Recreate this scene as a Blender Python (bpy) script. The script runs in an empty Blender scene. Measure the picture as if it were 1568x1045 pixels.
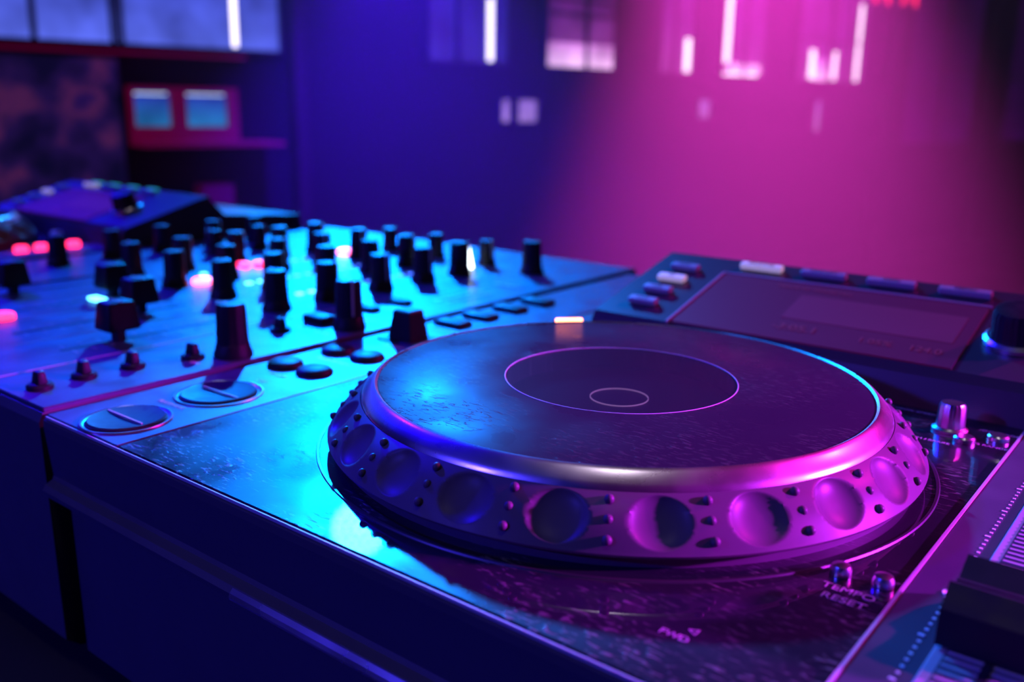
import bpy, bmesh, math, random
from mathutils import Vector, Matrix
random.seed(7)
sc=bpy.context.scene
sc.view_settings.view_transform='Standard'
sc.view_settings.look='None'
col=bpy.context.collection

# ---------------- materials ----------------
def principled(name,base,rough=.5,metal=0,emis=None,es=0,coat=0,spec=.5,cr=.03):
    m=bpy.data.materials.new(name); m.use_nodes=True
    b=m.node_tree.nodes['Principled BSDF']
    b.inputs['Base Color'].default_value=(*base,1); b.inputs['Roughness'].default_value=rough
    b.inputs['Metallic'].default_value=metal; b.inputs['Specular IOR Level'].default_value=spec
    b.inputs['Coat Weight'].default_value=coat; b.inputs['Coat Roughness'].default_value=cr
    if emis: b.inputs['Emission Color'].default_value=(*emis,1); b.inputs['Emission Strength'].default_value=es
    return m
def nodes(m): return m.node_tree.nodes, m.node_tree.links, m.node_tree.nodes['Principled BSDF']
def ramp(ns,stops):
    r=ns.new('ShaderNodeValToRGB'); e=r.color_ramp.elements
    while len(e)>1: e.remove(e[-1])
    e[0].position=stops[0][0]; e[0].color=(*stops[0][1],1)
    for p,c in stops[1:]:
        k=e.new(p); k.color=(*c,1)
    return r
def g3(v): return (v,v,v)
def add_noise_rough(m,scale,lo,hi,bump=0,bscale=None,dist=.0002,detail=6):
    ns,ls,b=nodes(m)
    tc=ns.new('ShaderNodeTexCoord'); nz=ns.new('ShaderNodeTexNoise'); nz.inputs['Scale'].default_value=scale; nz.inputs['Detail'].default_value=detail
    ls.new(tc.outputs['Object'],nz.inputs['Vector'])
    mr=ns.new('ShaderNodeMapRange'); mr.inputs['From Min'].default_value=.35; mr.inputs['From Max'].default_value=.65
    mr.inputs['To Min'].default_value=lo; mr.inputs['To Max'].default_value=hi
    ls.new(nz.outputs['Fac'],mr.inputs['Value']); ls.new(mr.outputs['Result'],b.inputs['Roughness'])
    if bump:
        n2=ns.new('ShaderNodeTexNoise'); n2.inputs['Scale'].default_value=bscale; n2.inputs['Detail'].default_value=2
        ls.new(tc.outputs['Object'],n2.inputs['Vector'])
        bp=ns.new('ShaderNodeBump'); bp.inputs['Strength'].default_value=bump; bp.inputs['Distance'].default_value=dist
        ls.new(n2.outputs['Fac'],bp.inputs['Height']); ls.new(bp.outputs['Normal'],b.inputs['Normal'])
    return tc,nz
M={}
M['metal_plate']=principled('dark_grained_panel',(.055,.075,.13),.38,.35,spec=.33); add_noise_rough(M['metal_plate'],60,.33,.44,.6,2200,.00012)
M['gloss']=principled('black_acrylic',(.012,.012,.02),.34,0,spec=.2,coat=1,cr=.025)
M['gloss_plain']=principled('black_acrylic_clean',(.045,.035,.045),.36,0,spec=.22)
def wear(m,lo,hi,dustamt,bump=.5):
    tc,nz=add_noise_rough(m,35,lo,hi)
    ns,ls,b=nodes(m)
    mp=ns.new('ShaderNodeMapping'); mp.inputs['Scale'].default_value=(260,900,1); mp.inputs['Rotation'].default_value=(0,0,.8)
    n=ns.new('ShaderNodeTexNoise'); n.inputs['Scale'].default_value=1; n.inputs['Detail'].default_value=3; n.inputs['Distortion'].default_value=.6
    ls.new(tc.outputs['Object'],mp.inputs['Vector']); ls.new(mp.outputs['Vector'],n.inputs['Vector'])
    r=ramp(ns,[(.56,g3(0)),(.66,g3(1))]); ls.new(n.outputs['Fac'],r.inputs['Fac'])
    n3=ns.new('ShaderNodeTexNoise'); n3.inputs['Scale'].default_value=28; n3.inputs['Detail'].default_value=4; ls.new(tc.outputs['Object'],n3.inputs['Vector'])
    r3=ramp(ns,[(.44,g3(0)),(.62,g3(1))]); ls.new(n3.outputs['Fac'],r3.inputs['Fac'])
    mm=ns.new('ShaderNodeMath'); mm.operation='MULTIPLY'; ls.new(r.outputs['Color'],mm.inputs[0]); ls.new(r3.outputs['Color'],mm.inputs[1])
    mix=ns.new('ShaderNodeMix'); mix.data_type='RGBA'; mix.inputs['A'].default_value=b.inputs['Base Color'].default_value[:]
    mix.inputs['B'].default_value=(dustamt,dustamt,dustamt,1); ls.new(mm.outputs[0],mix.inputs['Factor']); ls.new(mix.outputs['Result'],b.inputs['Base Color'])
    bp=ns.new('ShaderNodeBump'); bp.inputs['Strength'].default_value=bump; bp.inputs['Distance'].default_value=.0001
    ls.new(mm.outputs[0],bp.inputs['Height']); ls.new(bp.outputs['Normal'],b.inputs['Normal'])
wear(M['gloss'],.24,.42,.14,.9)
M['body']=principled('dark_shell_plastic',(.05,.05,.07),.5,spec=.3); add_noise_rough(M['body'],50,.4,.55,.3,2500,.0001)
M['jogtop']=principled('jog_top_vinyl_black',(.022,.012,.028),.3,0,spec=.02); wear(M['jogtop'],.24,.40,.05,1.0)
M['jogwell']=principled('jog_display_black',(.02,.014,.022),.35,0,spec=.03)
M['skirt']=principled('jog_skirt_plastic',(.09,.075,.10),.42,.0,spec=.18); add_noise_rough(M['skirt'],80,.38,.48,.1,3000,.00005)
M['silver']=principled('satin_aluminium',(.85,.85,.87),.28,1); add_noise_rough(M['silver'],40,.24,.32)
M['chrome_dim']=principled('satin_chrome',(.6,.6,.65),.28,1)
M['chrome_dark']=principled('dark_satin_ring',(.12,.12,.14),.3,.8)
M['knob']=principled('black_rubber',(.010,.010,.018),.5,spec=.2); add_noise_rough(M['knob'],200,.42,.55)
M['white']=principled('white_print',(.7,.7,.72),.5)
M['dimprint']=principled('grey_print',(.38,.38,.42),.5)
M['key']=principled('grey_key_plastic',(.30,.28,.32),.4)
M['keyhi']=principled('lit_key_white',(.6,.6,.6),.4,emis=(1,.8,.95),es=.25)
M['screen']=principled('lcd_glass',(.05,.03,.05),.38,0,spec=.1,emis=(.35,.01,.18),es=.09)
M['screen2']=principled('lcd_panel_lit',(.07,.04,.07),.38,0,spec=.1,emis=(.5,.03,.22),es=.09)
M['uitext']=principled('lcd_text',(.06,.03,.06),.4,emis=(.8,.06,.32),es=.09)
M['jogring']=principled('jog_display_ring',(.3,.3,.3),.4,emis=(.8,.4,.9),es=.7)
def led(name,c,s): M[name]=principled(name,(.1,.1,.1),.4,emis=c,es=s)
led('led_pink',(1,.12,.3),7); led('led_red',(1,.02,.10),5); led('led_cyan',(.1,.6,1),6); led('led_white',(.8,.95,1),8)
led('led_teal',(.02,.45,.5),.6); led('led_orange',(1,.22,.10),10); led('led_blue',(.05,.15,1),3); led('neon',(1,.02,.08),3)
def cover():
    m=principled('smoked_window',(.022,.012,.028),.32,0,spec=.02)
    ns,ls,b=nodes(m); o=ns['Material Output']; mx=ns.new('ShaderNodeMixShader'); t=ns.new('ShaderNodeBsdfTransparent'); mx.inputs[0].default_value=.66
    ls.new(t.outputs[0],mx.inputs[1]); ls.new(b.outputs[0],mx.inputs[2]); ls.new(mx.outputs[0],o.inputs['Surface']); return m
M['cover']=cover()

# ---------------- mesh helpers ----------------
def empty(name,loc=(0,0,0)):
    e=bpy.data.objects.new(name,None); e.location=loc; e.empty_display_size=.05; col.objects.link(e); return e
def mk(name,bm,mats,parent=None,smooth=False,autos=False):
    me=bpy.data.meshes.new(name); bmesh.ops.recalc_face_normals(bm,faces=bm.faces); bm.to_mesh(me); bm.free()
    if not isinstance(mats,(list,tuple)): mats=[mats]
    for m in mats: me.materials.append(m)
    ob=bpy.data.objects.new(name,me); col.objects.link(ob)
    if smooth:
        for p in me.polygons: p.use_smooth=True
        if autos:
            me.set_sharp_from_angle(angle=math.radians(35))
    if parent: ob.parent=parent
    return ob
def merge(dst,src,mat=None):
    me=bpy.data.meshes.new('tmp'); src.to_mesh(me); src.free(); dst.from_mesh(me); bpy.data.meshes.remove(me)
def bbox(bm,x0,x1,y0,y1,z0,z1,bev=0,seg=2,M4=None,taper=1.0,mi=0):
    b=bmesh.new(); bmesh.ops.create_cube(b,size=1)
    for v in b.verts:
        s=taper if v.co.z>0 else 1
        v.co=Vector(((x0+x1)/2+v.co.x*(x1-x0)*s,(y0+y1)/2+v.co.y*(y1-y0)*s,(z0+z1)/2+v.co.z*(z1-z0)))
    if bev: bmesh.ops.bevel(b,geom=b.edges[:],offset=bev,segments=seg,affect='EDGES',profile=.5)
    if M4: bmesh.ops.transform(b,matrix=M4,verts=b.verts)
    for f in b.faces: f.material_index=mi
    merge(bm,b)
def lathe(bm,prof,cx=0,cy=0,cz=0,n=48,scal=None,M4=None,mi=0,close=False):
    b=bmesh.new(); rings=[]
    for (r,z) in prof:
        if r<1e-6: rings.append([b.verts.new((0,0,z))]*n)
        else:
            rg=[]
            for i in range(n):
                a=2*math.pi*i/n; rr=r
                if scal: rr=scal(r,z,a)
                rg.append(b.verts.new((rr*math.cos(a),rr*math.sin(a),z)))
            rings.append(rg)
    for k in range(len(rings)-1):
        A,B=rings[k],rings[k+1]
        for i in range(n):
            j=(i+1)%n; vs=[]
            for v in (A[i],A[j],B[j],B[i]):
                if v not in vs: vs.append(v)
            if len(vs)>=3:
                try: b.faces.new(vs)
                except ValueError: pass
    T=Matrix.Translation((cx,cy,cz))
    bmesh.ops.transform(b,matrix=(T@M4 if M4 else T),verts=b.verts)
    for f in b.faces: f.material_index=mi
    merge(bm,b)
def extr(bm,prof,x0,x1,bev=0):
    b=bmesh.new()
    A=[b.verts.new((x0,y,z)) for y,z in prof]; B=[b.verts.new((x1,y,z)) for y,z in prof]; n=len(prof)
    b.faces.new(A); b.faces.new(B[::-1])
    for i in range(n): b.faces.new((A[i],A[(i+1)%n],B[(i+1)%n],B[i]))
    merge(bm,b)
def text(s,size,loc,parent,mat,rot=(0,0,0),name='label',align='CENTER'):
    c=bpy.data.curves.new(name,'FONT'); c.body=s; c.size=size; c.align_x=align; c.align_y='CENTER'; c.extrude=.00005; c.materials.append(mat)
    o=bpy.data.objects.new(name,c); o.location=loc; o.rotation_euler=rot; col.objects.link(o); o.parent=parent; return o
def knob(bm,x,y,z,r,h,ang=0,n=32,mi=0):
    def sc_(rr,zz,a): return rr*(1-.045*(.5+.5*math.cos(a*12)) if zz>h*.22 and rr>r*.4 else 1)
    prof=[(0,0),(r*1.18,0),(r*1.18,h*.08),(r*1.08,h*.14),(r*1.05,h*.24),(r*.98,h*.26),(r*.9,h*.93),(r*.82,h),(r*.5,h*1.01),(0,h*1.01)]
    lathe(bm,prof,x,y,z,n=48,scal=sc_,mi=mi)
def pointer(bm,x,y,z,r,h,ang):
    T=Matrix.Translation((x,y,z))@Matrix.Rotation(ang,4,'Z')
    bbox(bm,-.0005,.0005,r*.25,r*.93,h*1.0,h*1.025,M4=T)
    bbox(bm,-.0005,.0005,r*.90,r*1.0,h*.3,h*1.0,M4=T)

# ---------------- CD player ----------------
JX,JY=-.018,.023
SL=math.atan2(.0158,.058)
def pz(y): return .0157+(y-.133)*.0158/.058
def player(parent,second=False):
    bm=bmesh.new()
    front=[(-.090,-.100),(-.0905,-.036),(-.0975,-.0325),(-.1000,-.0300),(-.1003,-.0280),(-.0990,-.0262),(-.0962,-.0250),(-.0955,-.0235),(-.0972,-.0040),(-.0970,-.0015),(-.0955,-.0004),(-.094,0)]
    extr(bm,front+[(.31,0),(.31,-.100)],-.19,.13)
    mk('shell',bm,M['body'],parent)
    bm=bmesh.new(); b=[(-.1002,-.0304),(-.1008,-.0296),(-.1010,-.0288),(-.1006,-.0276),(-.0994,-.0264),(-.0985,-.029)]
    extr(bm,b,-.073,.13); mk('front_lip_highlight',bm,M['silver'],parent)  # silver strip laid on the lip to draw its highlight streak
    bm=bmesh.new(); bbox(bm,-.189,.129,-.0966,-.0961,-.0008,.0002); mk('front_edge_highlight',bm,M['dimprint'],parent)  # pale line drawn as the highlight along the front bevel
    bm=bmesh.new(); bbox(bm,-.1895,-.1405,-.0958,.309,-.001,.0006,.0003,1); mk('button_column_plate',bm,M['metal_plate'],parent)
    bm=bmesh.new(); bbox(bm,-.1395,.0925,-.0958,.1275,-.001,.0006,.0003,1); mk('acrylic_deck_plate',bm,M['gloss'],parent)
    bm=bmesh.new(); bbox(bm,.0935,.1295,-.0958,.1275,-.001,.0012,.0003,1); mk('tempo_plate',bm,M['body'],parent)
    bm=bmesh.new(); extr(bm,[(.1285,0),(.1320,.0125),(.1345,.0161),(.208,pz(.208)),(.2105,pz(.2105)-.0004),(.2125,.033),(.225,.02),(.305,.014),(.308,0)],-.102,.1295)
    w=mk('display_housing',bm,M['gloss_plain'],parent)
    T=Matrix.Translation((0,.133,.0159))@Matrix.Rotation(SL,4,'X')
    L=.0601
    bm=bmesh.new(); bbox(bm,-.061,.063,.002,L,-.0005,.0006,M4=T); mk('lcd_screen',bm,M['screen'],parent)
    bm=bmesh.new(); bbox(bm,-.0618,-.0609,.0,L,-.0005,.0012,M4=T); bbox(bm,-.0618,.0638,L,L+.0008,-.0005,.0010,M4=T); mk('screen_bezel_edge',bm,M['key'],parent)
    bm=bmesh.new(); bbox(bm,-.015,.058,.022,.047,.0005,.0008,M4=T); mk('lcd_waveform_panel',bm,M['screen2'],parent)
    bm=bmesh.new()
    for i in range(4): bbox(bm,-.0585+.032*i+(.002),-.0345+.032*i,L+.008,L+.0125,0,.003,.0006,2,M4=T,mi=1 if i==0 else 0)
    for i in range(4): bbox(bm,-.0905,-.0755,.0135+.0145*i,.0185+.0145*i,0,.0028,.0006,2,M4=T,mi=1 if i==2 else 0)
    mk('display_keys',bm,[M['key'],M['keyhi']],parent)
    for i,s in enumerate(['BROWSE','TAG LIST','INFO','MENU']):
        p=T@Vector((-.0455+.032*i,L+.0103,.0032)); text(s,.0034,p,parent,M['body'],(SL,0,0))
    for i,s in enumerate(['LINK','USB','SD','DISC']):
        p=T@Vector((-.083,.016+.0145*i,.003)); text(s,.003,p,parent,M['body'],(SL,0,0))
    for s,x,y,sz in [('-3:05.1',-.005,.0135,.0075),('1.05%',.03,.0125,.006),('124.0',.05,.0125,.006),('TRACK 07  HOUSE MIX',-.03,.0535,.0035)]:
        text(s,sz,T@Vector((x,y,.0009)),parent,M['uitext'],(SL,0,0),align='LEFT' if x<-.02 else 'CENTER')
    bm=bmesh.new()
    lathe(bm,[(0,0),(.0125,0),(.0125,.0018),(.0112,.003),(.0105,.003)],0,0,0,64,M4=T@Matrix.Translation((.0795,.033,0)),mi=1)
    lathe(bm,[(.0105,.003),(.0100,.0045),(.0096,.0125),(.0088,.0145),(.0060,.0152),(0,.0150)],0,0,0,96,M4=T@Matrix.Translation((.0795,.033,0)),scal=lambda r,z,a:r*(1-.03*(.5+.5*math.cos(24*a)) if z>.004 and r>.008 else 1),mi=0)
    mk('rotary_selector',bm,[M['knob'],M['silver']],parent,True,True)
    # jog wheel
    n=92*8
    bm=bmesh.new(); r0,z0,r1,z1=.0893,.0178,.1000,.0062
    LS=math.hypot(r1-r0,z0-z1)
    rows=56; nd=23; nrm=Vector((z0-z1,r1-r0)).normalized()
    grid=[]
    for k in range(rows+1):
        t=k/rows; rg=[]
        for i in range(n):
            a=2*math.pi*i/n
            ph=((a-math.radians(-51.6))/(2*math.pi/nd)); ph-=round(ph)
            arc=ph*(2*math.pi/nd)*.0965
            d=math.hypot(arc/.0082,(t-.50)*LS/.0072)
            dep=0
            if d<1: dep=.0026*(1-d**2.4)**.85
            bulge=.0012*math.sin(math.pi*t)
            r=r0+(r1-r0)*t+nrm.x*(bulge-dep); z=z0+(z1-z0)*t+nrm.y*(bulge-dep)
            rg.append(bm.verts.new((JX+r*math.cos(a),JY+r*math.sin(a),z)))
        grid.append(rg)
    for rr,zz in [(.1004,.0056),(.1000,.0048),(.0965,.0042),(.0965,0.0)]:
        grid.append([bm.verts.new((JX+rr*math.cos(2*math.pi*i/n),JY+rr*math.sin(2*math.pi*i/n),zz)) for i in range(n)])
    for A,B in zip(grid,grid[1:]):
        for i in range(n): bm.faces.new((A[i],A[(i+1)%n],B[(i+1)%n],B[i]))
    mk('jog_skirt',bm,M['skirt'],parent,True,True)
    bm=bmesh.new()
    for k in range(nd):
        a=math.radians(-51.6)+(k+.5)*2*math.pi/nd
        for t in (.16,.50,.84):
            r=r0+(r1-r0)*t+nrm.x*.0008; z=z0+(z1-z0)*t+nrm.y*.0010
            b=bmesh.new(); bmesh.ops.create_uvsphere(b,u_segments=14,v_segments=8,radius=.0013)
            bmesh.ops.transform(b,matrix=Matrix.Translation((JX+r*math.cos(a),JY+r*math.sin(a),z)),verts=b.verts); merge(bm,b)
    mk('jog_grip_nubs',bm,M['skirt'],parent,True)
    bm=bmesh.new(); lathe(bm,[(.0835,.0222),(.0843,.0227),(.0848,.0225),(.0858,.0218),(.0880,.0196),(.0888,.0186),(.0892,.0175)],JX,JY,0,256); mk('jog_silver_ring',bm,M['silver'],parent,True,True)
    bm=bmesh.new(); lathe(bm,[(.0837,.0221),(.0832,.0223),(.0400,.0223),(.0398,.0220),(.0396,.0147)],JX,JY,0,256); mk('jog_top_plate',bm,M['jogtop'],parent,True,True)
    bm=bmesh.new(); lathe(bm,[(.0396,.0147),(0,.0147)],JX,JY,0,128); mk('jog_display_floor',bm,M['jogwell'],parent)
    bm=bmesh.new(); lathe(bm,[(.0100,.0148),(.0100,.0151),(.0102,.0151),(.0102,.0148)],JX,JY,0,96); mk('jog_display_ring_inner',bm,M['jogring'],parent)
    bm=bmesh.new(); lathe(bm,[(.0398,.0223),(.0399,.02245),(.0401,.02245),(.0402,.0223)],JX,JY,0,160); mk('jog_display_ring_outer',bm,M['dimprint'],parent)
    bm=bmesh.new(); lathe(bm,[(.0395,.0222),(0,.0222)],JX,JY,0,128); mk('jog_window',bm,M['cover'],parent)
    bm=bmesh.new(); lathe(bm,[(.1030,.0006),(.1032,.0010),(.1039,.0010),(.1042,.0006)],JX,JY,0,256); mk('jog_surround_ring',bm,M['chrome_dark'],parent,True,True)
    bm=bmesh.new(); T2=Matrix.Translation((JX,JY,0))@Matrix.Rotation(math.radians(137),4,'Z')
    bbox(bm,.0853,.0875,-.0060,.0060,.0190,.0236,.0006,2,M4=T2); mk('jog_indicator_lamp',bm,M['led_orange'],parent)
    bm=bmesh.new()
    for cx,cy,r in ((-.1620,-.0800,.0160),(-.1640,-.0400,.0172)):
        lathe(bm,[(r,.0006),(r,.0010),(r*.985,.0013),(r*.96,.0013),(r*.94,.0010),(r*.90,.0007)],cx,cy,0,96,mi=1)
        lathe(bm,[(r*.87,.0006),(r*.86,.0014),(r*.82,.0019),(r*.60,.0012),(0,.0009)],cx,cy,0,96,mi=0)
    mk('play_and_cue_buttons',bm,[M['knob'],M['chrome_dim']],parent,True,True)
    bm=bmesh.new()
    for cy in (-.0800,-.0400): bbox(bm,-.1745,-.1515,cy-.0004,cy+.0001,.0012,.0019)
    mk('button_highlights',bm,M['dimprint'],parent)  # pale bars drawn as the highlight line across each button
    bm=bmesh.new()
    for cx,cy in ((-.1775,.003),(-.1590,.004),(-.1785,.034),(-.1595,.035)):
        lathe(bm,[(.0078,.0006),(.0080,.0012),(.0072,.0026),(.0062,.0032),(0,.0034)],cx,cy,0,48)
    mk('search_buttons',bm,M['knob'],parent,True,True)
    bm=bmesh.new()
    for k,(cx,cy) in enumerate(((-.176,.111),(-.1765,.134),(-.1765,.160),(-.1765,.186))):
        bbox(bm,cx-.0095,cx+.0095,cy-.0055,cy+.0055,.0005,.0032,.0012,3)
    mk('hot_cue_buttons',bm,M['knob'],parent,True,True)
    bm=bmesh.new(); bbox(bm,-.1790,-.1630,.0660,.0800,.0005,.0160,.0012,2,taper=.72); bbox(bm,-.184,-.158,.063,.083,.0004,.0014,.0004,1); mk('direction_lever',bm,M['knob'],parent)
    for i,s in enumerate(['CUE','PLAY/PAUSE']): text(s,.0032,(-.1655,(-.0185,-.0600)[i],.0008),parent,M['dimprint'])
    for s,x,y in [('SEARCH',-.168,-.0085),('TRACK SEARCH',-.168,.0215),('DIRECTION',-.168,.0575),('HOT CUE  A',-.168,.099),('B',-.19+.012,.123),('C',-.178,.148),('D',-.178,.174)]:
        text(s,.0030,(x,y,.0008),parent,M['dimprint'])
    bm=bmesh.new(); lathe(bm,[(0,.0006),(.0062,.0006),(.0062,.0016),(.0050,.0024),(.0046,.0100),(.0040,.0112),(0,.0114)],.071,.108,0,64,scal=lambda r,z,a:r*(1-.05*(.5+.5*math.cos(14*a)) if z>.003 and r>.0038 else 1)); mk('speed_adjust_knob',bm,M['chrome_dim'],parent,True,True)
    for s,x,y,sz in [('VINYL SPEED ADJUST',.060,.1225,.0027),('TOUCH / BRAKE',.066,.092,.0024),('JOG MODE',.086,.116,.0027),('TEMPO RANGE',.0835,.099,.0025),('QUANTIZE',.040,.1235,.0027),('TEMPO',.0830,-.0335,.0040),('RESET',.0835,-.0385,.0040),('FWD',.0600,-.0775,.0032),('◁',.0625,-.0735,.0030)]:
        text(s,sz,(x,y,.0007),parent,M['dimprint'])
    bm=bmesh.new()
    for cx,cy in ((.0785,-.0262),(.0885,-.0252)): lathe(bm,[(.0026,.0006),(.0027,.0022),(.0022,.0034),(.0012,.0038),(0,.0039)],cx,cy,0,32)
    for cx in (.078,.087): lathe(bm,[(.0036,.0006),(.0036,.0020),(.003,.0026),(0,.0028)],cx,.1085 if cx>.08 else .099,0,32)
    mk('tempo_reset_buttons',bm,M['chrome_dim'],parent,True,True)
    bm=bmesh.new(); bbox(bm,.0926,.0934,-.0945,.1275,.0004,.0016); mk('tempo_edge_line',bm,M['dimprint'],parent)
    bm=bmesh.new()
    for k in range(56):
        y=-.085+k*.0030; bbox(bm,.1022-(0.0006 if k%7==0 else 0),.1030,y-.0004,y+.0004,.0011,.0014)
    lathe(bm,[(.0016,.0012),(.0018,.0016),(.0012,.0016),(.0010,.0012)],.1026,-.020,0,24)
    mk('tempo_scale_ticks',bm,M['white'],parent)
    bm=bmesh.new(); bbox(bm,.1060,.1280,-.085,.090,.0010,.0022,.0004,1,mi=0)
    bbox(bm,.1085,.1255,-.082,.087,.0021,.0024,mi=1)
    for k in range(60): bbox(bm,.1090,.1250,-.0800+k*.0028,-.0790+k*.0028,.0023,.0027,mi=0)
    bbox(bm,.1160,.1178,-.080,.085,.0026,.0029,mi=2)
    mk('tempo_slider_track',bm,[M['key'],M['body'],M['knob']],parent)
    bm=bmesh.new(); extr(bm,[(-.048,.003),(-.047,.011),(-.041,.0150),(-.0345,.0120),(-.0315,.0118),(-.025,.0150),(-.019,.011),(-.018,.003)],.1060,.1285)
    bbox(bm,.1060,.1285,-.0336,-.0324,.0118,.0122)
    mk('tempo_slider_cap',bm,M['knob'],parent)
    bm=bmesh.new()
    for x in (-.165,.105):
        for y in (-.065,.28): lathe(bm,[(0,-.106),(.012,-.106),(.013,-.104),(.013,-.0995)],x,y,0,32)
    mk('rubber_feet',bm,M['knob'],parent)

p1=empty('dj_media_player'); player(p1)
p2=empty('dj_media_player',(-.672,0,0)); player(p2)
bm=bmesh.new()
for x0,x1 in ((-.052,-.034),(-.020,-.004),(.012,.028),(.044,.060)):
    bbox(bm,x0,x1,.2035,.2075,.0370,.0384,.0003,1)
for k in range(4): bbox(bm,-.090,-.076,.147+.014*k,.151+.014*k,.0215+.0038*k,.0228+.0038*k)
mk('lit_keys',bm,M['led_teal'],p2)
bm=bmesh.new()
for x,y in ((.0975,.068),(.0975,.083),(.0975,.108),(-.17,.19),(-.17,.165)): lathe(bm,[(.0050,.0010),(.0050,.0050),(.004,.006),(0,.006)],x,y,0,24)
mk('lit_pads',bm,M['led_red'],p2)

# ---------------- mixer ----------------
mxr=empty('dj_mixer')
bm=bmesh.new(); extr(bm,[(-.090,-.100),(-.0955,-.095),(-.0962,-.004),(-.0945,-.0006),(-.092,0),(.327,0),(.331,-.003),(.332,-.095),(.326,-.100)],-.5335,-.1955)
mk('chassis',bm,M['body'],mxr)
bm=bmesh.new(); bbox(bm,-.2488,-.1960,-.0940,.330,-.001,.0012,.0004,1); bbox(bm,-.5330,-.2500,-.0940,.330,-.001,.0012,.0004,1); mk('top_plate',bm,M['metal_plate'],mxr)
knobs=bmesh.new(); pts=bmesh.new()
KN=[(-.207,-.003,.0074,.0245),(-.2085,.068,.0072,.0255),(-.239,.262,.0072,.0225)]
for cx in (-.272,-.322,-.372,-.422):
    for cy in (.224,.189,.150,.108,.071): KN.append((cx+random.uniform(-.001,.001),cy,.0068,.0225))
for cy in (.224,.185,.140,.100,.060,.010): KN.append((-.500,cy,.0066,.021))
for cy in (.20,.16): KN.append((-.462,cy,.0060,.019))
for cx in (-.285,-.335,-.385): KN.append((cx,.268,.0058,.018))
for k,(x,y,r,h) in enumerate(KN):
    knob(knobs,x,y,.001,r,h); pointer(pts,x,y,.001,r,h,random.uniform(-2.2,2.2))
mk('rotary_knobs',knobs,M['knob'],mxr,True,True); mk('knob_pointers',pts,M['dimprint'],mxr)
bm=bmesh.new()
for x,y in ((-.2225,-.043),(-.2235,-.064),(-.2215,-.083),(-.216,-.018),(-.229,.040)):
    lathe(bm,[(.0052,.0012),(.0052,.0026),(.0044,.0034),(0,.0036)],x,y,0,32); bbox(bm,x-.0035,x+.0035,y-.0022,y+.0022,.003,.0085,.0009,2,taper=.7)
bbox(bm,-.238,-.222,.061,.071,.0010,.0056,.0012,2)
for y in (.10,.125): bbox(bm,-.240,-.226,y,y+.007,.001,.004,.0010,2)
mk('selector_switches',bm,M['knob'],mxr,True,True)
sl=bmesh.new(); cap=bmesh.new(); ck=bmesh.new()
FC={-.272:-.022,-.320:.017,-.372:.030,-.422:-.005}
for x,y in FC.items():
    bbox(sl,x-.0013,x+.0013,-.050,.045,.0010,.0014)
    for k in range(11): bbox(ck,x-.009,x-.004,-.047+k*.009,-.0465+k*.009,.0011,.0014); bbox(ck,x+.004,x+.009,-.047+k*.009,-.0465+k*.009,.0011,.0014)
    bbox(cap,x-.0032,x+.0032,y-.002,y+.002,.0010,.008)
    bbox(cap,x-.0075,x+.0075,y-.0085,y+.0085,.0065,.0205,.0016,3,taper=.80)
    bbox(ck,x-.0058,x+.0058,y-.0004,y+.0004,.0204,.0208)
bbox(sl,-.40,-.30,-.0755,-.0730,.001,.0014)
bbox(cap,-.352,-.338,-.083,-.066,.005,.018,.0014,2,taper=.8)
mk('fader_slots',sl,M['knob'],mxr); mk('fader_caps',cap,M['knob'],mxr,True,True); mk('fader_scale_marks',ck,M['dimprint'],mxr)
bm=bmesh.new(); bbox(bm,-.476,-.440,-.075,.08,.0011,.0022,.0005,1); mk('fader_panel_insert',bm,M['metal_plate'],mxr)
bm=bmesh.new(); bbox(bm,-.2497,-.2491,-.094,.33,.0011,.0014)
for x in (-.297,-.347,-.397,-.447): bbox(bm,x-.0002,x+.0002,-.06,.055,.0011,.0014)
bbox(bm,-.244,-.202,.088,.0885,.0011,.0014); bbox(bm,-.244,-.202,.205,.2055,.0011,.0014)
mk('panel_lines',bm,M['dimprint'],mxr)
for s,x,y in [('BEAT EFFECTS',-.223,.215),('LEVEL / DEPTH',-.218,.052),('TIME',-.217,.085),('ON / OFF',-.213,-.022),('HEADPHONES',-.225,.245),('DELAY  ECHO  PAN  TRANS  FILTER',-.224,.170),('FLANGER  PHASER  ROLL  REVERB',-.215,.170),('CH SELECT  1  2  3  4',-.222,.115),('MASTER',-.465,.22)]:
    text(s,.0027 if len(s)>18 else .0034,(x,y,.0014),mxr,M['white'],rot=(0,0,math.pi/2) if len(s)>28 else (0,0,0))
for cx in (-.272,-.322,-.372,-.422):
    for s,cy in (('TRIM',.2365),('HI',.2035),('MID',.166),('LOW',.125),('COLOR',.088)): text(s,.003,(cx+.009,cy,.0014),mxr,M['white'])
b1=bmesh.new(); b2=bmesh.new(); b3=bmesh.new(); b4=bmesh.new()
for cx in (-.297,-.347,-.397):
    for k in range(12):
        bbox(b1 if k<3 else b4,cx-.0016,cx+.0016,.105+k*.0095,.1090+k*.0095,.0011,.0020)
for x,y in ((-.370,.0885),(-.398,.233),): lathe(b2,[(.0064,.001),(.0064,.0035),(.005,.0045),(0,.0047)],x,y,0,32)
for x,y in ((-.396,.153),(-.401,.140),(-.357,-.039)): lathe(b3,[(.0060,.001),(.006,.0035),(.005,.0045),(0,.0047)],x,y,0,32)
for x,y in ((-.367,.0175),): bbox(b1,x-.006,x+.006,y-.003,y+.003,.001,.003,.0006,2)
mk('level_leds_lit',b1,M['led_cyan'],mxr); mk('level_leds_blue',b4,M['led_blue'],mxr); mk('cue_buttons_pink',b2,M['led_pink'],mxr,True,True); mk('cue_buttons_red',b3,M['led_red'],mxr,True,True)
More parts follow.
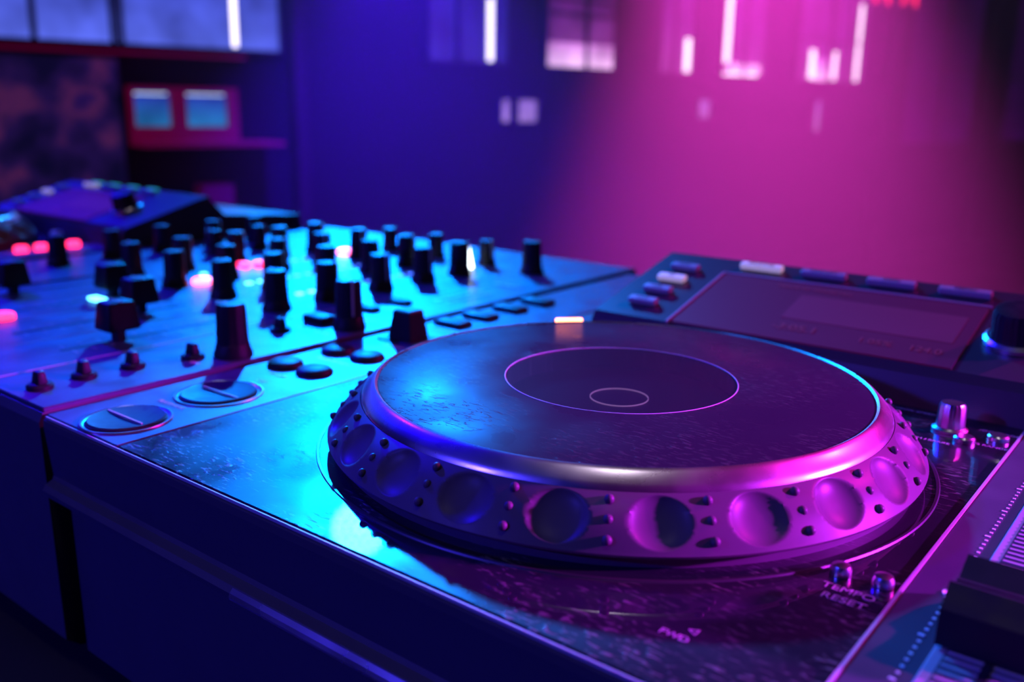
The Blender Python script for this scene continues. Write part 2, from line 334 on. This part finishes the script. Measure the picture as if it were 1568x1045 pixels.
bm=bmesh.new(); bbox(bm,-.0022,.0022,-.0022,.0022,0,.016,.0008,2,M4=Matrix.Translation((-.283,.247,.001))@Matrix.Rotation(-.25,4,'Y')); mk('lit_toggle',bm,M['led_white'],mxr)
bm=bmesh.new()
for x in (-.5,-.2250):
    for y in (-.065,.30): lathe(bm,[(0,-.106),(.012,-.106),(.013,-.104),(.013,-.0995)],x,y,0,32)
mk('rubber_feet',bm,M['knob'],mxr)

# ---------------- table ----------------
tb=empty('dj_booth_table')
M['table']=principled('black_laminate',(.02,.02,.025),.5); add_noise_rough(M['table'],20,.4,.6)
bm=bmesh.new(); bbox(bm,-1.15,.45,-.22,.52,-.146,-.106,.004,2); mk('table_top',bm,M['table'],tb)
bm=bmesh.new(); bbox(bm,-1.12,.42,.47,.50,-1.05,-.146,.002,1); mk('front_panel',bm,M['table'],tb)
bm=bmesh.new()
for x in (-1.11,.38):
    bbox(bm,x,x+.03,-.2,.47,-1.05,-.146,.002,1)
mk('side_panels',bm,M['table'],tb)

# ---------------- room ----------------
U=Vector((.209,.978,0)).normalized(); N=Vector((U.y,-U.x,0)); C0=Vector((.1433,-.2415,0))
RM=Matrix.Translation(C0)@Matrix(((U.x,-N.x,0,0),(U.y,-N.y,0,0),(0,0,1,0),(0,0,0,1)))
M['wall']=principled('painted_wall',(.028,.025,.036),.85,spec=.2); add_noise_rough(M['wall'],3,.75,.95,.3,40,.004)
M['ceil']=principled('ceiling_paint',(.04,.04,.04),.9); add_noise_rough(M['ceil'],5,.8,.95)
M['floor']=principled('club_floor',(.02,.02,.025),.6,spec=.2); add_noise_rough(M['floor'],4,.5,.7)
FZ,CZ=-1.05,2.4
def rb(bm,u0,u1,n0,n1,z0,z1,bev=0,mi=0): bbox(bm,u0,u1,-n1,-n0,z0,z1,bev,2,mi=mi)
def rbox(name,u0,u1,n0,n1,z0,z1,mat,bev=0,parent=None):
    bm=bmesh.new(); rb(bm,u0,u1,n0,n1,z0,z1,bev)
    c=Vector(((u0+u1)/2,-(n0+n1)/2,(z0+z1)/2))
    bmesh.ops.translate(bm,verts=bm.verts,vec=-c)
    ob=mk(name,bm,mat,parent); ob.matrix_world=RM@Matrix.Translation(c); return ob
rbox('floor',-3.1,11.1,-4.1,4.1,FZ-.1,FZ,M['floor'])
rbox('ceiling',-3.1,11.1,-4.1,4.1,CZ,CZ+.1,M['ceil'])
rbox('wall_left',-3.1,11.1,-4.12,-4.0,FZ,CZ,M['wall'])
rbox('wall_right',-3.1,11.1,4.0,4.12,FZ,CZ,M['wall'])
rbox('wall_back',11,11.12,-4.1,4.1,FZ,CZ,M['wall'])
rbox('wall_front',-3.12,-3.0,-4.1,4.1,FZ,CZ,M['wall'])
rbox('baseboard_left',-3,11,-4.0,-3.985,FZ,FZ+.1,M['ceil'])
rbox('trim_1',1.96,2.02,-4.0,-3.92,FZ,CZ,M['ceil'],.005)
rbox('trim_2',7.0,7.25,-4.0,-3.9,FZ,CZ,M['ceil'],.01)
rbox('trim_3',8.75,9.10,-4.0,-3.9,FZ,CZ,M['ceil'],.01)
def pane_mat(name,cA,cB,st,zlo,zhi):
    m=principled(name,(.02,.02,.03),.3); ns,ls,b=nodes(m)
    tc=ns.new('ShaderNodeTexCoord'); sp=ns.new('ShaderNodeSeparateXYZ'); ls.new(tc.outputs['Object'],sp.inputs[0])
    mr=ns.new('ShaderNodeMapRange'); mr.inputs['From Min'].default_value=zlo; mr.inputs['From Max'].default_value=zhi; ls.new(sp.outputs['Z'],mr.inputs['Value'])
    r=ramp(ns,[(0,cA),(1,cB)]); ls.new(mr.outputs['Result'],r.inputs['Fac'])
    nz=ns.new('ShaderNodeTexNoise'); nz.inputs['Scale'].default_value=5; ls.new(tc.outputs['Object'],nz.inputs['Vector'])
    mu=ns.new('ShaderNodeMath'); mu.operation='MULTIPLY'; mu.inputs[1].default_value=st*2; ls.new(nz.outputs['Fac'],mu.inputs[0])
    ls.new(r.outputs['Color'],b.inputs['Emission Color']); ls.new(mu.outputs[0],b.inputs['Emission Strength'])
    return m
M['frame']=principled('window_frame_dark',(.05,.04,.07),.6)
M['frame_red']=principled('glowing_red_frame',(.3,.02,.1),.5,emis=(.5,.0,.14),es=.12)  # red paint with a faint glow put in; the frame is no lamp
M['frame_red_dim']=principled('glowing_red_shelf',(.2,.02,.1),.5,emis=(.4,.0,.2),es=.05)  # dim red, self-lit by added emission instead of lamps
wn=[0]
def window(u0,u1,z0,z1,mat,mull=(),trans=(),fr=None,fw=.012,bright=()):
    wn[0]+=1; e=empty('window_%d'%wn[0]); e.matrix_world=RM
    fr=fr or M['frame']
    bm=bmesh.new(); rb(bm,u0,u1,-3.998,-3.985,z0,z1); mk('pane',bm,mat,e)
    bm=bmesh.new()
    for a,b_,c,d in ((u0-fw,u1+fw,z0-fw,z0),(u0-fw,u1+fw,z1,z1+fw),(u0-fw,u0,z0-fw,z1+fw),(u1,u1+fw,z0-fw,z1+fw)): rb(bm,a,b_,-3.999,-3.965,c,d)
    for m_ in mull: rb(bm,m_-.010,m_+.010,-3.984,-3.965,z0,z1)
    for t_ in trans: rb(bm,u0,u1,-3.984,-3.965,t_-.006,t_+.006)
    mk('frame',bm,fr,e)
    if bright:
        bm=bmesh.new()
        for a,b_,c,d in bright: rb(bm,a,b_,-3.984,-3.975,c,d)
        mk('daylight_gap',bm,M['gap'],e)
    return e
led('gap',(.95,.85,1),2.6)
blue=pane_mat('glass_blue_night',(.11,.16,.88),(.02,.03,.45),.9,.3,.8)
blued=pane_mat('glass_blue_dim',(.04,.035,.42),(.02,.01,.3),.6,.3,.8)
pink=pane_mat('glass_pink',(1,.6,1),(.5,.12,.55),1.5,.33,.48)
pinkd=pane_mat('glass_pink_dim',(.42,.08,.42),(.2,.02,.28),.7,.3,.65)
cyan=pane_mat('screen_cyan',(.02,.25,.6),(.02,.04,.45),.8,.0,.14)
small=pane_mat('glass_small',(.6,.35,.9),(.3,.15,.7),.8,.0,.2)
vio=pane_mat('glass_violet',(.035,.0,.08),(.02,.0,.05),.7,-.2,1)
window(-.6,1.92,.34,1.4,blue,mull=(.92,1.21,1.24),trans=(.6,),bright=((1.705,1.725,.35,1.2),))
window(2.72,3.22,.34,1.25,blued,mull=(2.9,),trans=(.75,),bright=((3.095,3.125,.35,.66),))
w3=window(3.50,4.02,.34,1.3,pinkd,mull=(3.8,),trans=(.62,.70,.85))
bm=bmesh.new(); rb(bm,3.505,4.015,-3.983,-3.978,.342,.47); mk('blind',bm,pink,w3)
window(4.42,4.72,.34,1.2,pinkd,mull=(4.55,),bright=((4.66,4.70,.35,.55),))
w5=window(5.02,5.46,.34,1.4,pinkd,mull=(5.25,),bright=((5.05,5.09,.42,.95),(5.05,5.4,.345,.36)))
bm=bmesh.new(); rb(bm,5.10,5.44,-3.983,-3.978,.362,.42); mk('blind',bm,pink,w5)
w6=window(5.86,6.72,.34,1.5,pinkd,mull=(6.25,6.5),trans=(.62,),bright=((6.02,6.07,.35,.55),(6.32,6.35,.35,.55),(6.62,6.65,.35,.9)))
bm=bmesh.new(); rb(bm,6.08,6.31,-3.983,-3.978,.342,.5); mk('blind',bm,pink,w6)
window(7.40,8.60,-.12,1.6,vio,mull=(8.0,),trans=(.1,.3,.5))
window(9.2,10.3,-.12,1.6,vio,trans=(.2,.45))
window(3.185,3.245,.04,.155,small,fw=.006); window(3.30,3.44,.04,.155,small,fw=.006); window(4.81,4.93,.07,.18,small,fw=.006); window(6.13,6.20,-.02,.20,small,fw=.006)
e=empty('serving_hatch'); e.matrix_world=RM
bm=bmesh.new()
for a,b_,c,d in ((1.245,1.70,.155,.175),(1.245,1.70,-.045,.015),(1.245,1.262,.015,.155),(1.41,1.475,.015,.155),(1.655,1.70,.015,.155)): rb(bm,a,b_,-3.999,-3.95,c,d)
rb(bm,1.245,1.84,-3.999,-3.80,-.062,-.045)
mk('red_frame',bm,M['frame_red'],e)
bm=bmesh.new(); rb(bm,1.262,1.41,-3.995,-3.975,.015,.155); rb(bm,1.475,1.655,-3.995,-3.975,.015,.155); mk('lit_panes',bm,cyan,e)
led('tube',(.7,.9,1),1.4)
bm=bmesh.new(); rb(bm,1.27,1.40,-3.975,-3.970,.144,.149); rb(bm,1.485,1.645,-3.975,-3.970,.144,.149); mk('tube_lamp',bm,M['tube'],e)
rbox('wall_cabinet',1.50,1.64,-3.999,-3.90,-.38,-.23,M['frame_red_dim'],.005)
mm=principled('mural_paint_glow',(.1,.05,.1),.7); ns,ls,b=nodes(mm)
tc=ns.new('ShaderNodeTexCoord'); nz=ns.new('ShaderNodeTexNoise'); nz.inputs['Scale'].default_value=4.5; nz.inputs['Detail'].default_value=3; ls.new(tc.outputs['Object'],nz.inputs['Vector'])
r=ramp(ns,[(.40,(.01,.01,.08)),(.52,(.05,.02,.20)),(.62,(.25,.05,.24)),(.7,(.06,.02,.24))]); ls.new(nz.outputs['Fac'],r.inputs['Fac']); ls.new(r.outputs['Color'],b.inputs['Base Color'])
ls.new(r.outputs['Color'],b.inputs['Emission Color']); b.inputs['Emission Strength'].default_value=.2  # mural emits its own colours in place of neon light falling on it
rbox('mural',-.5,1.22,-3.999,-3.990,-.30,.28,mm)
rbox('trim_5',-.65,1.75,-3.999,-3.95,.300,.312,M['frame_red'])
e=empty('neon_sign'); e.matrix_world=RM; bm=bmesh.new()
for k in range(4):
    u0=6.78+k*.13
    b=bmesh.new(); bmesh.ops.create_cube(b,size=1)
    for v in b.verts: v.co=Vector((v.co.x*.02,v.co.y*.02,v.co.z*.2))
    bmesh.ops.transform(b,matrix=Matrix.Translation((u0,3.95 if k<2 else 3.87,1.02))@Matrix.Rotation(.3*(-1)**k,4,'Y'),verts=b.verts); merge(bm,b)
mk('neon_tubes',bm,M['neon'],e)
bm=bmesh.new(); rb(bm,6.74,6.99,-3.999,-3.97,.90,1.15); rb(bm,7.02,7.23,-3.899,-3.89,.90,1.15); mk('backboard',bm,M['frame'],e)

# ---------------- stage lights ----------------
def stage_light(pos,target,lens,lamp_color,power,size,blend=.6,r=.095,lens_s=40,radius=.05):
    pos=Vector(pos); e=empty('stage_light',pos); d=(Vector(target)-pos).normalized()
    q=d.to_track_quat('-Z','Y').to_matrix().to_4x4(); T=q
    bm=bmesh.new(); lathe(bm,[(r*1.12,-.03),(r*1.15,-.03),(r*1.15,.06),(r*.8,.14),(r*.4,.17),(0,.17)],0,0,0,48,M4=T)
    lathe(bm,[(r*1.12,-.03),(r*1.10,.005),(0,.005)],0,0,0,48,M4=T)
    mk('housing',bm,M['knob'],e,True,True)
    bm=bmesh.new()
    for ring,cnt in ((0,1),(.3,6),(.6,12),(.9,18)):
        for k in range(cnt):
            a=2*math.pi*k/cnt; lathe(bm,[(r*.125,0),(r*.1,-.006),(0,-.008)],0,0,0,12,M4=T@Matrix.Translation((r*ring*math.cos(a),r*ring*math.sin(a),.003)))
    lm=principled('led_lens',(.1,.1,.1),.3,emis=lens,es=lens_s); mk('led_lenses',bm,lm,e)
    bm=bmesh.new(); sx=Vector((d.y,-d.x,0)).normalized(); rz=Matrix.Rotation(math.atan2(sx.y,sx.x),4,'Z')
    for s in (-1,1):
        bbox(bm,-.004,.004,-.015,.015,-.02,.2,M4=Matrix.Translation(sx*s*r*1.22)@rz)
    bbox(bm,-r*1.25,r*1.25,-.015,.015,.196,.204,M4=rz)
    lathe(bm,[(.012,.2),(.012,CZ-pos.z-.001),(0,CZ-pos.z-.001)],0,0,0,16)
    mk('hanging_bracket',bm,M['knob'],e)
    l=bpy.data.lights.new('beam','SPOT'); l.color=lamp_color; l.energy=power; l.spot_size=math.radians(size); l.spot_blend=blend; l.shadow_soft_size=radius
    lo=bpy.data.objects.new('beam',l); lo.parent=e; lo.matrix_local=Matrix.Translation(d*.04)@q; col.objects.link(lo)
    return e
# cyan lamp that mirrors in the acrylic
stage_light((-2.20,1.84,1.385),(-.25,.16,0),(.02,.24,1),(.0,.20,1),1100,12,.9,lens_s=280,r=.095)
stage_light((-2.5,.3,1.7),(-.48,.06,0),(.1,.05,1),(.01,.0,1),520,20,.8,lens_s=15)
stage_light((-.9,-1.9,.9),(-.10,-.1,-.06),(.7,.7,1),(.02,.0,1),110,34,lens_s=30)  # blue fill; pale lens colour put in for a white highlight on the lip
# violet wash from the right side
stage_light((1.8,1.08,.55),(.075,.01,0),(.6,.1,1),(.62,.02,1),1000,7.4,.6,lens_s=8)
# magenta wash, high right rear, added to stand in for foreground haze
stage_light((1.6,2.4,1.9),(.14,.09,0),(1,.1,.6),(1,.01,.55),380,12,.8,lens_s=8)
# small white-violet downlight above the booth
stage_light((.17,-.29,2.0),(.02,-.05,0),(1,.8,1),(.85,.6,1),.8,30,lens_s=150,r=.05)
# haze beams
stage_light((-1.46,2.95,1.95),(-1.72,4.2,-.6),(1,.3,.8),(1,.04,.68),3700,56,1,lens_s=10)
stage_light((-2.5,2.2,1.13),(-2.7,2.9,-.6),(.1,.05,1),(.06,.0,1),520,95,1,lens_s=10)

hz=bpy.data.materials.new('stage_haze'); hz.use_nodes=True; ns=hz.node_tree.nodes; ls=hz.node_tree.links; ns.clear()
o=ns.new('ShaderNodeOutputMaterial'); v=ns.new('ShaderNodeVolumeScatter'); v.inputs['Density'].default_value=.12; v.inputs['Anisotropy'].default_value=.1; ls.new(v.outputs[0],o.inputs['Volume'])
rbox('haze',1.15,9.0,-3.78,-.9,FZ+.02,.96,hz)

w=bpy.data.worlds.new('w'); sc.world=w; w.use_nodes=True
w.node_tree.nodes['Background'].inputs[0].default_value=(.01,.005,.06,1); w.node_tree.nodes['Background'].inputs[1].default_value=.3

# ---------------- camera ----------------
X=Vector((0.7814,-0.1646,0.6019)).normalized();Y=Vector((0.6237,0.1826,-0.7600)).normalized();Z=X.cross(Y).normalized();X=Y.cross(Z)
R=Matrix((X,Y,Z)).to_4x4()
cd=bpy.data.cameras.new('camera'); cd.sensor_width=36; cd.lens=32.4; cd.clip_start=.01
cd.dof.use_dof=True; cd.dof.focus_distance=.275; cd.dof.aperture_fstop=9
co=bpy.data.objects.new('camera',cd); co.matrix_world=Matrix.Translation((.1433,-.2415,.1124))@R; col.objects.link(co); sc.camera=co
